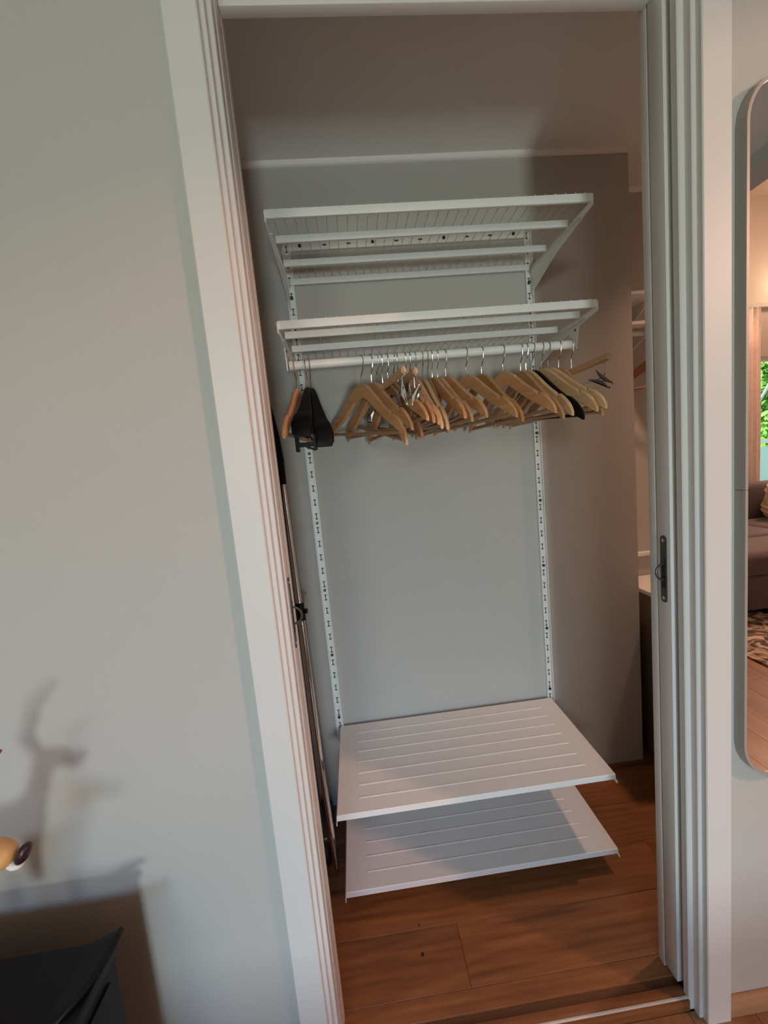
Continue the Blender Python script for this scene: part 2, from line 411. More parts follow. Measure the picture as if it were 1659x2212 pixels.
wire_shelf('white wire shelf just above the clothes rod', 1.1858, 1.822, (1.262, 1.400, 1.588), (RODY, RODZ))
t = thing('clothes_rod', 'white round clothes rod carrying the row of hangers', 'rod', (.295, RODY, RODZ-RODR))
tube('tube', [(UL+.001, RODY, RODZ), (UR-.001, RODY, RODZ)], RODR, M_WHITE, t, 24)
for xx, s in ((UL+.001, 1), (UR-.001, -1)):
    tube('end_cap', [(xx-s*.002, RODY, RODZ), (xx+s*.006, RODY, RODZ)], RODR+.0012, M_WHITE, t, 24)

def solid_shelf(lab, zb, zf):
    yf, yb = 1.157, YB-.018
    x0, x1 = UL+.0014, UR-.0014
    t = thing('metal_shelf', lab, 'shelf', (.2946, YB, zb-.03), 'solid metal shelves')
    bx = parent_base(t)
    def zz(y): return zf+(zb-zf)*(y-yf)/(yb-yf)
    ygs = [1.530-.0527*i for i in range(7)]
    rows = []
    rows.append((yb, 0)); 
    for g in ygs: rows += [(g+.0042, 0), (g+.0012, .0014), (g-.0012, .0014), (g-.0042, 0)]
    rows += [(yf+.002, 0), (yf, -.002), (yf-.0005, -.0175), (yf+.006, -.0185), (yf+.012, -.0185)]
    xsn = [x0, x0+.0015, UL+.069, UL+.073, UR-.073, UR-.069, x1-.0015, x1]
    bm = bmesh.new(); grid = []
    for (y, dz) in rows:
        r = []
        for j, x in enumerate(xsn):
            groove = dz > 0
            d = dz if (not groove or 3 <= j <= 4) else 0
            if j in (0, 7): d -= .0012
            r.append(bm.verts.new(Vector((x, y, zz(y)+d))-bx))
        grid.append(r)
    for a in range(len(grid)-1):
        for b in range(len(xsn)-1): bm.faces.new((grid[a][b], grid[a][b+1], grid[a+1][b+1], grid[a+1][b]))
    o = finish('panel', bm, M_SHELF, t)
    sol = o.modifiers.new('solid', 'SOLIDIFY'); sol.thickness = .0012; sol.offset = -1
    for xs_, s in ((x0, -1), (x1, 1)):
        prism('side_lip', [(yf+.001, zz(yf)-.003), (yb, zz(yb)-.003), (yb, zz(yb)-.018), (yf+.001, zz(yf)-.0175)], 'X', xs_-.0005, xs_+.0005, M_SHELF, t)
        poly = [(YB-.014, zb-.012), (YB-.014, max(zb-.085, .012)), (1.40, zb-.042), (yf+.015, zf-.028), (yf-.004, zf-.030), (yf-.004, zf-.024), (yf+.02, zf-.014)]
        prism('bracket', poly, 'X', xs_+s*.0008, xs_+s*.0032, M_WHITE, t)
    return t
solid_shelf('white grooved metal shelf, the upper of the two near the floor', .3611, .3515)
solid_shelf('white grooved metal shelf, the lowest one just above the floor', .0946, .0849)

# ------------------------------------------------------------------ hangers
def hook_pts(zbase, flip=1):
    Rh = .0172; cz = .0017-Rh
    pts = [(0, 0, zbase-.012), (0, 0, -.060), (0, -.004*flip, -.053), (0, -.011*flip, -.043), (0, -.0155*flip, -.033)]
    for a in range(205, -31, -18):
        # angle measured so that 180deg is front (-Y), 0deg back (+Y)
        pts.append((0, Rh*math.cos(R(a))*flip, cz+Rh*math.sin(R(a))))
    return pts
def hanger_body_bm(L=.222, th=.0062, drop=.228, shoulder=1.0, bow=.002, notch=True, big=0):
    st = [(0, -.083, -.126), (.010, -.083, -.127), (.022, -.085, -.130), (.035, -.091, -.136), (.05, -.1005, -.146), (.075, -.1195, -.163), (.10, -.139, -.180), (.125, -.157, -.196),
          (.148, -.172, -.208), (.153, -.1755, -.211), (.157, -.183, -.213), (.163, -.186, -.216), (.168, -.181, -.219), (.172, -.1815, -.221), (.19, -.194, -.232), (.205, -.208, -.241), (.216, -.222, -.247), (.222, -.235, -.249)]
    if not notch: st = [s for s in st if s[0] not in (.157, .163, .168)]
    bm = bmesh.new(); prev = None
    full = [(-s[0], s[1], s[2]) for s in st[:0:-1]] + st
    for (y, zt, zb) in full:
        y = y*L/.222
        k = abs(y)/L
        hw = th*(1+big*k**1.5*8)
        if k > .97: hw *= .7
        x = -bow*k*k
        zt_, zb_ = zt, zb
        c = min(.0035, hw*.5)
        ring = [(-hw, zt_-c), (-hw+c, zt_), (hw-c, zt_), (hw, zt_-c), (hw, zb_+c), (hw-c, zb_), (-hw+c, zb_), (-hw, zb_+c)]
        cur = [bm.verts.new((x+a, y, b)) for a, b in ring]
        if prev:
            for i in range(8): bm.faces.new((prev[i], prev[(i+1) % 8], cur[(i+1) % 8], cur[i]))
        else: bm.faces.new(cur)
        prev = cur
    bm.faces.new(prev[::-1])
    return bm
def bm_mesh(nm, bm, material, smooth=True):
    bmesh.ops.recalc_face_normals(bm, faces=bm.faces)
    me = bpy.data.meshes.new(nm); bm.to_mesh(me); bm.free(); me.materials.append(material)
    if smooth:
        for p in me.polygons: p.use_smooth = True
        me.set_sharp_from_angle(angle=R(35))
    return me
ME_BODY = {k: bm_mesh('arms', hanger_body_bm(notch=nt), mm) for k, mm, nt in (('mid', M_HANG, True), ('pale', M_HANGP, True), ('amber', M_HANGO, False), ('brown', M_HANGD, True))}
ME_BLK = bm_mesh('arms', hanger_body_bm(notch=False), M_BLACK)
ME_BROAD = bm_mesh('shoulders', hanger_body_bm(th=.008, notch=False, big=.36, bow=.006), M_BLACK)
bm = bmesh.new(); tube_bm(bm, hook_pts(-.083), .0017, 8); ME_HOOK = bm_mesh('hook', bm, M_CHROME)
bm = bmesh.new(); tube_bm(bm, hook_pts(-.083, -1), .0017, 8); ME_HOOKF = bm_mesh('hook', bm, M_CHROME)
bm = bmesh.new(); tube_bm(bm, [(-.002, -.199, -.236), (-.001, -.12, -.236), (-.001, .12, -.236), (-.002, .199, -.236)], .0056, 10); ME_BAR = bm_mesh('trouser_bar', bm, M_BAR)
bm = bmesh.new(); tube_bm(bm, [(-.002, -.199, -.236), (-.001, -.12, -.236), (-.001, .12, -.236), (-.002, .199, -.236)], .0045, 10); ME_BARB = bm_mesh('trouser_bar', bm, M_BLACK)
def hanger(lab, X, yaw, kind, group='hangers on the clothes rod', bar=True, dz=0, name='wooden_hanger', Y=RODY, Z=None, tilt=0, flip=False):
    t = thing(name, lab, 'hanger', (X, Y, (RODZ+RODR+.0002 if Z is None else Z)), group)
    t.rotation_euler = (tilt, 0, R(yaw))
    if kind == 'black': link('arms', ME_BLK, t)
    else: link('arms', ME_BODY[kind], t)
    link('hook', ME_HOOKF if flip else ME_HOOK, t)
    if bar: link('trouser_bar', ME_BARB if kind == 'black' else ME_BAR, t)
    return t
ORD = 'first second third fourth fifth sixth seventh eighth ninth tenth'.split()
HL = [  # hook X, yaw (front arm swings to +X), kind, tip height, label
 (.061, 30.1, 'mid', 1.478, 'wooden hanger turned widest open, leftmost of the crowded wooden row'),
 (.090, 23.5, 'mid', 1.496, 'wooden hanger right behind the widest-open hanger of the row'),
 (.111, 18.8, 'pale', 1.448, 'low-hanging wooden hanger left of the two silver-clipped bars'),
 (.140, 18.5, 'mid', 1.516, 'wooden hanger between the two straight bars with silver clips'),
 (.163, 13.2, 'brown', 1.464, 'brownish low-hanging wooden hanger below the silver clips'),
 (.198, 8.3, 'mid', 1.508, 'first wooden hanger right of the silver clips'),
 (.212, 8.7, 'mid', 1.502, 'second wooden hanger right of the silver clips'),
 (.230, 6.9, 'pale', 1.490, 'third wooden hanger right of the silver clips, palest of that tight bunch'),
 (.253, 5.2, 'pale', 1.486, 'fourth wooden hanger right of the silver clips, pale tip'),
 (.270, 2.0, 'brown', 1.472, 'fifth wooden hanger right of the silver clips, reddish tip hanging lowest'),
 (.281, 8.3, 'mid', 1.512, 'sixth wooden hanger right of the silver clips, starting the middle bunch of three'),
 (.299, 9.5, 'mid', 1.502, 'seventh wooden hanger right of the silver clips, middle of the bunch of three'),
 (.324, 12.7, 'mid', 1.510, 'eighth wooden hanger right of the silver clips, last of the bunch of three'),
 (.390, 18.6, 'mid', 1.504, 'wooden hanger standing alone just left of the amber one'),
 (.443, 10.2, 'amber', 1.490, 'darker amber varnished wooden hanger in mid row'),
 (.510, 14.9, 'mid', 1.506, 'wooden hanger standing alone just right of the amber one'),
 (.571, 6.9, 'mid', 1.488, 'second wooden hanger right of the amber one'),
 (.588, 8.5, 'pale', 1.494, 'pale wooden hanger touching the left of the single black hanger'),
 (.609, 15.0, 'black', 1.480, 'slim black hanger squeezed among the wooden ones on the right'),
 (.638, 13.2, 'pale', 1.500, 'pale wooden hanger touching the right of the single black hanger'),
 (.659, 13.2, 'pale', 1.506, 'second wooden hanger right of the single black hanger'),
 (.698, 3.2, 'mid', 1.486, 'rightmost wooden hanger, below the long straight clip bar'),
]
for i, (X, yaw, kind, tz, lab) in enumerate(HL):
    # the front (-Y) arm carries the visible tip; a small tilt about the rod axis sets its height
    tilt = -((1.745-.243)-tz)/.222*.9
    hanger(lab, X, yaw, kind, tilt=-tilt, bar=(kind not in ('amber',)), flip=False, name='black_hanger' if kind == 'black' else 'wooden_hanger')
hanger('lone wooden hanger at the left end of the rod, beside the black hangers', -.1405, -6, 'mid', tilt=-.0)

# straight clip hangers
def clip_meshes():
    out = []
    bm = bmesh.new()
    for s in (-1, 1):   # two folded jaws
        v = []
        prof = [(s*.011, .024), (s*.0035, .006), (s*.0015, -.004), (s*.0055, -.020), (s*.0030, -.024)]
        rows = []
        for (y, z) in prof:
            wdt = .0095 if z > 0 else .0125
            rows.append([bm.verts.new((-wdt, y, z)), bm.verts.new((wdt, y, z))])
        for a, b in zip(rows[:-1], rows[1:]): bm.faces.new((a[0], a[1], b[1], b[0]))
        for xx in (-1, 1):   # folded side cheeks
            c = [(xx*.0095, s*.011, .024), (xx*.0125, s*.0055, -.020), (xx*.0125, s*.0015, -.004), (xx*.0105, s*.0035, .008)]
            bm.faces.new([bm.verts.new(p) for p in c])
    return bm
bm = clip_meshes(); me_clip = bm_mesh('clip', bm, M_CHROME, False); me_clip_b = me_clip.copy(); me_clip_b.materials.clear(); me_clip_b.materials.append(M_BRONZE)
def clip_hanger(lab, X, yaw, L, zbar, flipclip, me, tilt=0):
    t = thing('clip_hanger', lab, 'hanger', (X, RODY, RODZ+RODR+.0002), 'straight clip hangers'); t.rotation_euler = (tilt, 0, R(yaw))
    bm = bmesh.new(); sbox(bm, -.007, .007, -L, L, zbar-.0105, zbar+.0105)
    bmesh.ops.bevel(bm, geom=list(bm.edges), offset=.0045, segments=3, affect='EDGES')
    b = finish('bar', bm, M_HANGP, t, True)
    link('hook', ME_HOOK, t)
    bm = bmesh.new(); tube_bm(bm, [(0, -L+.022, zbar-.012), (0, -L+.022, zbar-.040), (0, -L+.034, zbar-.050), (0, L-.034, zbar-.050), (0, L-.022, zbar-.040), (0, L-.022, zbar-.012)], .0016, 8)
    finish('clip_wire', bm, M_CHROME, t, True)
    for s in (-1, 1):
        c = link('clip', me, t); c.location = (0, s*(L-.040), zbar-.058); c.rotation_euler = (flipclip*s, 0, R(55)); c.scale = (1.3, 1.35, 1.3)
        so = c.modifiers.new('solid', 'SOLIDIFY'); so.thickness = .001
    return t
clip_hanger('straight pale bar hanger with a silver clip, left of the pair', .123, 13.2, .19, -.098, .25, me_clip, -.03)
clip_hanger('straight pale bar hanger with a silver clip, right of the pair', .172, 7.9, .19, -.098, -.3, me_clip, .0)
clip_hanger('long straight pale bar hanger with a dark clip at the right end of the rod', .738, 2.0, .19, -.100, .9, me_clip_b, .0)

# broad black suit hangers
def suit_hanger(lab, X, yaw, bar):
    t = thing('suit_hanger', lab, 'hanger', (X, RODY, RODZ+RODR+.0002), 'broad black suit hangers'); t.rotation_euler = (0, 0, R(yaw))
    link('shoulders', ME_BROAD, t); link('hook', ME_HOOK, t)
    if bar:
        bm = bmesh.new(); tube_bm(bm, [(-.022, -.200, -.262), (-.022, .200, -.262)], .004, 8)
        for y in (-.200, -.17):
            sbox(bm, -.026, .026, y-.003, y+.003, -.272, -.262)
        sbox(bm, -.028, -.022, -.206, -.168, -.285, -.243); sbox(bm, .020, .026, -.206, -.168, -.283, -.243)
        finish('clip_bar', bm, M_BLACK, t)
    return t
suit_hanger('broad black plastic suit hanger facing the doorway, with a clip bar below', -.108, -1.5, True)
h = suit_hanger('broad black plastic suit hanger angled behind the other black one', -.098, 12, False); h.rotation_euler.x = .14

# ------------------------------------------------------------------ vacuum tube leaning at the left
t = thing('stick_vacuum', 'chrome vacuum tube with black handle leaning behind the left doorframe', 'vacuum', (-.195, 1.318, 0))
tp = [(-.195, 1.318, .012), (-.215, 1.37, .33), (-.232, 1.43, .90), (-.252, 1.50, 1.40)]
tube('lower_tube', tp[:3], .0105, M_CHROME, t, 16)
tube('upper_tube', tp[2:], .0085, M_CHROME, t, 16)
tube('clamp', [(-.2305, 1.424, .885), (-.2335, 1.435, .945)], .0145, M_BLACK, t, 14)
tube('clamp_knob', [(-.228, 1.43, .916), (-.209, 1.424, .918)], .009, M_BLACK, t, 10)
tube('handle', [(-.251, 1.497, 1.37), (-.255, 1.505, 1.46), (-.262, 1.50, 1.54), (-.268, 1.48, 1.62), (-.268, 1.45, 1.66)], .014, M_BLACK, t, 12, [.012, .016, .018, .016, .011])
tube('hose', [(-.275, 1.48, 1.62), (-.275, 1.50, 1.3), (-.268, 1.46, .9), (-.262, 1.42, .5), (-.255, 1.40, .2), (-.25, 1.39, .05)], .017, M_BLACKM, t, 12)
box('floor_head', -.33, -.215, 1.33, 1.56, .003, .075, M_BLACKM, t, .012)
tube('ferrule', [(-.228, 1.345, .10), (-.224, 1.335, .10)], .006, M_CHROME, t, 10)

# ------------------------------------------------------------------ the lit recess right of the back wall
def recess_shelf(lab, z):
    t = thing('recess_shelf', lab, 'shelf', (1.7, 1.84, z-.03), 'shelves in the lit recess')
    box('front_bar', 1.175, 2.28, 1.64, 1.65, z-.012, z, M_WHITE, t)
    box('board', 1.175, 2.28, 1.65, 1.838, z-.006, z-.001, M_WHITE, t)
    prism('bracket', [(1.835, z-.012), (1.835, z-.09), (1.66, z-.02), (1.66, z-.012)], 'X', 1.30, 1.304, M_WHITE, t)
    return t
recess_shelf('upper white shelf edge in the narrow lit recess', 2.004)
recess_shelf('lower white shelf edge in the narrow lit recess, over the brown hanger', 1.887)
t = thing('recess_rod', 'white rod under the shelf in the lit recess', 'rod', (1.7, 1.73, 1.85))
tube('tube', [(1.18, 1.73, 1.862), (2.28, 1.73, 1.862)], .011, M_WHITE, t, 14)
h = hanger('brown wooden hanger hanging alone in the narrow lit recess', 1.40, 90, 'brown', 'hanger in the recess', Y=1.70, Z=1.960); h.location.z = 1.985
h.location = (1.40, 1.73, 1.8735); h.rotation_euler = (0, 0, R(70))
t = thing('drawer_unit', 'pale topped low drawer unit in the recess behind the right jamb', 'cabinet', (1.6, 1.6, 0))
MR = mat('grey_brown_laminate', (.20, .165, .13), .5)
box('body', 1.22, 2.0, 1.36, 1.83, .01, .742, MR, t, .002)
box('top', 1.212, 2.0, 1.35, 1.835, .742, .760, M_TRIMW, t, .002)
for k in range(3):
    d = box('drawer', 1.24, 1.98, 1.345, 1.36, .06+.225*k, .27+.225*k, MR, t, .002)
    tube('knob', [(1.61, 1.345, .17+.225*k), (1.61, 1.325, .17+.225*k)], .01, M_CHROME, d, 10)
tag(box('wall_ledge', 1.16, 2.29, 1.815, 1.8395, .86, .878, M_TRIMW, None, .001), 'thin white ledge above the drawer unit in the recess', 'ledge')
# warm lamps of the recess: a downlight in the ceiling and a small lamp under the shelf
M_GLOW = bpy.data.materials.new('warm_lamp_glow'); M_GLOW.use_nodes = True
b = M_GLOW.node_tree.nodes['Principled BSDF']; b.inputs['Emission Color'].default_value = (1, .72, .45, 1); b.inputs['Emission Strength'].default_value = 4
t = thing('recess_downlight', 'small warm downlight in the closet ceiling beyond the right jamb', 'lamp', (1.75, 1.28, ZC-.03))
bm = bmesh.new()
for k in range(20):
    a0, a1 = 2*math.pi*k/20, 2*math.pi*(k+1)/20
    q_ = lambda r_, a_, z_: bm.verts.new((r_*math.cos(a_), r_*math.sin(a_), z_))
    bm.faces.new((q_(.07, a0, .0295), q_(.07, a1, .0295), q_(.07, a1, 0), q_(.07, a0, 0)))
    bm.faces.new((q_(.07, a0, 0), q_(.07, a1, 0), q_(.055, a1, 0), q_(.055, a0, 0)))
finish('housing', bm, M_WHITE, t)
tube('bulb', [(1.75, 1.28, ZC-.012), (1.75, 1.28, ZC-.006)], .045, M_GLOW, t, 20)
area('recess_downlight_light', (1.75, 1.28, ZC-.032), (1.55, 1.36, 0), .09, .09, 5.5, (1, .58, .38), 105)
t = thing('under_shelf_lamp', 'small warm lamp under the shelf inside the recess', 'lamp', (1.95, 1.80, 1.79))
box('base', 1.90, 2.0, 1.80, 1.838, 1.78, 1.84, M_WHITE, t, .004)
tube('bulb', [(1.95, 1.80, 1.80), (1.95, 1.775, 1.80)], .025, M_GLOW, t, 14)
def point(nm, loc, e, col, r):
    d = bpy.data.lights.new(nm, 'POINT'); d.energy = e; d.color = col; d.shadow_soft_size = r
    o = bpy.data.objects.new(nm, d); COL.objects.link(o); o.location = loc
point('under_shelf_lamp_light', (1.95, 1.72, 1.78), 0.55, (1, .62, .44), .03)

# ------------------------------------------------------------------ the tall mirror on the right wall
mx0, mx1, mz0, mz1, mr_ = .810, 1.310, .615, 2.075, .09
t = thing('wall_mirror', 'tall mirror with rounded corners and thin grey frame right of the closet', 'mirror', ((mx0+mx1)/2, YW, mz0))
def rrect(ins, n=10):
    a0, a1, c0, c1, r = mx0+ins, mx1-ins, mz0+ins, mz1-ins, mr_-ins
    P = []
    for (cx, cz, s) in ((a1-r, c1-r, 0), (a0+r, c1-r, 90), (a0+r, c0+r, 180), (a1-r, c0+r, 270)):
        for k in range(n+1): P.append((cx+r*math.cos(R(s+90*k/n)), cz+r*math.sin(R(s+90*k/n))))
    return P
def frame_piece(nm, lower):
    bm = bmesh.new(); bx = parent_base(t); zs = 1.2805
    O, I = rrect(0), rrect(.006); n = len(O)
    # split each outline at zs
    def half(P):
        Q = []
        for i in range(n):
            p, q_ = P[i], P[(i+1) % n]
            inside = (p[1] < zs) == lower
            if inside: Q.append(p)
            if (p[1] < zs) != (q_[1] < zs):
                Q.append((p[0], zs-.0006 if lower else zs+.0006))
        k = max(range(len(Q)), key=lambda i: abs(Q[i][0]-Q[(i+1) % len(Q)][0])+(100 if (abs(Q[i][1]-zs) < .01 and abs(Q[(i+1) % len(Q)][1]-zs) < .01) else 0))
        return Q[k+1:]+Q[:k+1]
    A, B = half(O), half(I)
    y0, y1 = .7895, YW-.0005
    rings = []
    for p, q_ in zip(A, B):
        rings.append([bm.verts.new(Vector(v)-bx) for v in ((p[0], y1, p[1]), (p[0], y0, p[1]), (q_[0], y0, q_[1]), (q_[0], y1, q_[1]))])
    for a, b in zip(rings[:-1], rings[1:]):
        for k in range(4): bm.faces.new((a[k], a[(k+1) % 4], b[(k+1) % 4], b[k]))
    bm.faces.new(rings[0]); bm.faces.new(rings[-1][::-1])
    return finish(nm, bm, mat('mirror_frame_grey', (.42, .40, .37), .42, .25), t, False)
frame_piece('frame', True); frame_piece('frame', False)
M_MIR = mat('mirror_glass', (.93, .94, .93), .0, 1)
bm = bmesh.new(); bx = parent_base(t)
P_ = rrect(.005)
bm.faces.new([bm.verts.new(Vector((p[0], .7965, p[1]))-bx) for p in P_])
ret = bmesh.ops.extrude_face_region(bm, geom=list(bm.faces)); bmesh.ops.translate(bm, vec=(0, .004, 0), verts=[v for v in ret['geom'] if isinstance(v, bmesh.types.BMVert)])
finish('glass', bm, M_MIR, t)
prism('backing', rrect(.0065), 'Y', .8015, YW-.0005, M_BLACKM, t)

# ------------------------------------------------------------------ black cabinet and deer figurine at the left edge
CX1, CYB, CZT = -.500, .680, .612
t = thing('black_sideboard', 'black sideboard with upturned end in the lower left corner', 'sideboard', (-1.0, .48, 0))
box('top', -1.55, CX1, .30, CYB, CZT-.022, CZT, M_CAB, t, .003)
box('body', -1.53, CX1-.006, .315, CYB-.004, .10, CZT-.022, M_CAB, t, .002)
for i in range(3):
    d = box('drawer', -1.52+.335*i, -1.195+.335*i, .300, .315, .13, CZT-.03, M_CAB, t, .002)
    tube('knob', [(-1.355+.335*i, .30, .40), (-1.355+.335*i, .285, .40)], .012, M_BRONZE, d, 10)
box('side_panel', CX1-.006, CX1-.001, .345, CYB-.03, .13, CZT-.045, M_CAB, t, .001)
for lx in (-1.52, CX1-.05):
    for ly in (.32, CYB-.05): box('leg', lx, lx+.04, ly, ly+.04, -.028, .10, M_CAB, t, .003)
# curled flange at the back right corner of the top
bm = bmesh.new(); bx = parent_base(t); rows = []
for i in range(9):
    k = i/8; y = CYB-.002-.115*k
    h = .020*(1-k*k)**.5; ex = (1-k**3)
    row = []
    for j in range(7):
        a = j/6
        row.append(bm.verts.new(Vector((CX1-.050+.060*a*(.35+.65*ex), y+.004*a, CZT+.001+h*a**1.4))-bx))
    rows.append(row)
for a, b in zip(rows[:-1], rows[1:]):
    for j in range(6): bm.faces.new((a[j], a[j+1], b[j+1], b[j]))
o = finish('flange', bm, M_CAB, t, True); so = o.modifiers.new('solid', 'SOLIDIFY'); so.thickness = .008

def skin_mesh(name, verts, edges, radii, material, parent, sub=2, root=0):
    me = bpy.data.meshes.new(name); me.from_pydata(verts, edges, []); me.materials.append(material)
    o = link(name, me, parent)
    o.modifiers.new('skin', 'SKIN'); 
    if not me.skin_vertices:
        bpy.context.view_layer.objects.active = o
        me.attributes.new('x', 'FLOAT', 'POINT')
    for i, sv in enumerate(me.skin_vertices[0].data):
        rr = radii[i]; sv.radius = (rr, rr) if not isinstance(rr, tuple) else rr
        sv.use_root = (i == root)
    s = o.modifiers.new('sub', 'SUBSURF'); s.levels = sub; s.render_levels = sub
    o.modifiers['skin'].use_smooth_shade = True
    return o
DX, DY, DZ = -.700, .61, CZT+.0
t = thing('deer_figurine', 'small tan deer figurine with dark nose standing on the black sideboard', 'figurine', (DX, DY, DZ))
M_DEER = mat('tan_ceramic', (.66, .36, .14), .42, noise=.18, nscale=14)
M_NOSE = mat('dark_nose', (.035, .012, .018), .35); M_CHIN = mat('white_chin', (.78, .74, .68), .5); M_ANT = mat('red_brown_antler', (.25, .07, .03), .5)
V = [(-.03, 0, .135), (.030, 0, .142), (-.085, 0, .138), (-.115, 0, .128),
     (.048, 0, .185), (.064, 0, .226), (.074, 0, .258), (.104, 0, .260), (.131, 0, .250),
     (.020, .026, .085), (.018, .026, .006), (.020, -.026, .085), (.018, -.026, .006),
     (-.090, .026, .085), (-.096, .026, .045), (-.088, .026, .006), (-.090, -.026, .085), (-.096, -.026, .045), (-.088, -.026, .006), (-.128, 0, .112)]
E_ = [(0, 1), (0, 2), (2, 3), (1, 4), (4, 5), (5, 6), (6, 7), (7, 8), (1, 9), (9, 10), (1, 11), (11, 12), (2, 13), (13, 14), (14, 15), (2, 16), (16, 17), (17, 18), (3, 19)]
rad = [.038, .038, .038, .018, .022, .020, .027, .024, .017, .012, .0065, .012, .0065, .014, .008, .0065, .014, .008, .0065, .008]
skin_mesh('body', V, E_, rad, M_DEER, t)
def ellipsoid(nm, c, r, material, parent, rot=(0, 0, 0)):
    bm = bmesh.new(); bmesh.ops.create_uvsphere(bm, u_segments=16, v_segments=10, radius=1)
    M = Matrix.Translation(c) @ Matrix.Rotation(rot[1], 4, 'Y') @ Matrix.Rotation(rot[2], 4, 'Z') @ Matrix.Diagonal((*r, 1))
    bmesh.ops.transform(bm, matrix=M, verts=bm.verts)
    return finish(nm, bm, material, parent, True)
ellipsoid('nose', (.1405, 0, .2535), (.009, .0125, .0175), M_NOSE, t, (0, R(32), 0))
ellipsoid('chin', (.125, 0, .2380), (.0125, .010, .0065), M_CHIN, t, (0, R(20), 0))
for s in (-1, 1):
    e = ellipsoid('ear', (.058, s*.034, .288), (.009, .012, .027), M_DEER, t, (R(0), R(-25), 0))
    ellipsoid('eye', (.092, s*.0225, .262), (.004, .003, .004), M_NOSE, t)
    tube('antler', [(DX+.070, DY+s*.012, DZ+.268), (DX+.056, DY+s*.026, DZ+.320), (DX+.078, DY+s*.032, DZ+.370), (DX+.121, DY+s*.020, DZ+.412)], .005, M_ANT, t, 8, [.006, .005, .0045, .002])
    tube('tine', [(DX+.058, DY+s*.028, DZ+.325), (DX+.078, DY+s*.030, DZ+.345)], .004, M_ANT, t, 8, [.004, .0015])

# ------------------------------------------------------------------ living room seen in the mirror
M_SOFA = mat('mauve_brown_fabric', (.095, .072, .072), .85, noise=.12, nscale=30, bump=.3, bscale=500, sheen=.3)
M_RUG = mat('patterned_rug', (.36, .24, .15), .95, noise=.75, nscale=9, bump=.5, bscale=300)
_nt = M_RUG.node_tree; _b = _nt.nodes['Principled BSDF']; _n = [n for n in _nt.nodes if n.type == 'TEX_NOISE'][0]
_n.inputs['Distortion'].default_value = 2.5; _n.inputs['Scale'].default_value = 7
_cr = _nt.nodes.new('ShaderNodeValToRGB'); _cr.color_ramp.elements[0].position = .40; _cr.color_ramp.elements[0].color = (.07, .055, .045, 1)
_cr.color_ramp.elements[1].position = .60; _cr.color_ramp.elements[1].color = (.62, .52, .40, 1)
_e = _cr.color_ramp.elements.new(.50); _e.color = (.30, .22, .15, 1)
_nt.links.new(_n.outputs['Fac'], _cr.inputs[0]); _nt.links.new(_cr.outputs[0], _b.inputs['Base Color'])
M_PIL = mat('ochre_velvet', (.70, .56, .33), .8, noise=.2, nscale=14, sheen=.4)
t = thing('sofa', 'mauve brown fabric sofa under the living room window', 'sofa', (4.3, -2.2, 0))
box('base', 3.15, 5.5, -2.72, -1.80, .10, .30, M_SOFA, t, .03, 3)
box('backrest', 3.15, 5.5, -2.78, -2.52, .28, .80, M_SOFA, t, .05, 3)
for i in range(3):
    box('seat_cushion', 3.17+.77*i, 3.92+.77*i, -2.50, -1.78, .28, .475, M_SOFA, t, .06, 4)
    box('back_cushion', 3.17+.77*i, 3.92+.77*i, -2.60, -2.42, .45, .86, M_SOFA, t, .07, 4)
box('armrest', 5.48, 5.72, -2.78, -1.80, .10, .62, M_SOFA, t, .05, 3)
for x in (3.25, 5.6):
    for y in (-2.7, -1.9): box('leg', x, x+.05, y, y+.05, ZF, .10, M_BLACK, t)
t = thing('ottoman', 'mauve brown fabric ottoman on the rug in front of the sofa', 'ottoman', (3.1, -1.45, 0))
box('base', 2.35, 3.85, -1.70, -1.22, .03, .30, M_SOFA, t, .03, 3)
box('seat_cushion', 2.34, 3.86, -1.71, -1.20, .30, .49, M_SOFA, t, .07, 4)
for x in (2.42, 3.10, 3.74):
    for y in (-1.66, -1.30): box('leg', x, x+.05, y, y+.05, ZF+.0125, .05, M_BLACK, t)
# ruffled cushion
bm = bmesh.new(); bmesh.ops.create_uvsphere(bm, u_segments=40, v_segments=48, radius=1)
for v in bm.verts:
    x, y, z = v.co
    sx = math.copysign(abs(x)**.55, x); sz = math.copysign(abs(z)**.55, z)
    v.co = Vector((sx*(.225+.012*math.sin(sz*26)), y*.10+.012*math.sin(sz*26+1.2*math.sin(sx*6)), sz*.22))
o = finish('throw_cushion', bm, M_PIL, None, True); o.location = (4.42, -2.34, .70); o.rotation_euler = (R(-14), 0, 0)
o.location.y = -2.27
tag(o, 'ruffled ochre cushion leaning on the sofa back', 'cushion')
bm = bmesh.new(); sbox(bm, 2.39, 4.6, -1.78, .35, ZF+.0005, ZF+.012)
tag(finish('area_rug', bm, M_RUG), 'patterned brown rug on the living room floor', 'rug')
# curtain
bm = bmesh.new(); rows = []
for z in [.04, .8, 1.6, 2.3, 2.78]:
    rows.append([bm.verts.new((4.18+.60*i/60, -2.90+.028*math.sin(i*.95)+.006*math.sin(z*3+i), z)) for i in range(61)])
for a, b in zip(rows[:-1], rows[1:]):
    for i in range(60): bm.faces.new((a[i], a[i+1], b[i+1], b[i]))
o = finish('window_curtain', bm, mat('peach_curtain', (.82, .73, .66), .8, noise=.18, nscale=18), None, True)
so = o.modifiers.new('solid', 'SOLIDIFY'); so.thickness = .003
tag(o, 'peach patterned curtain beside the living room window', 'curtain')
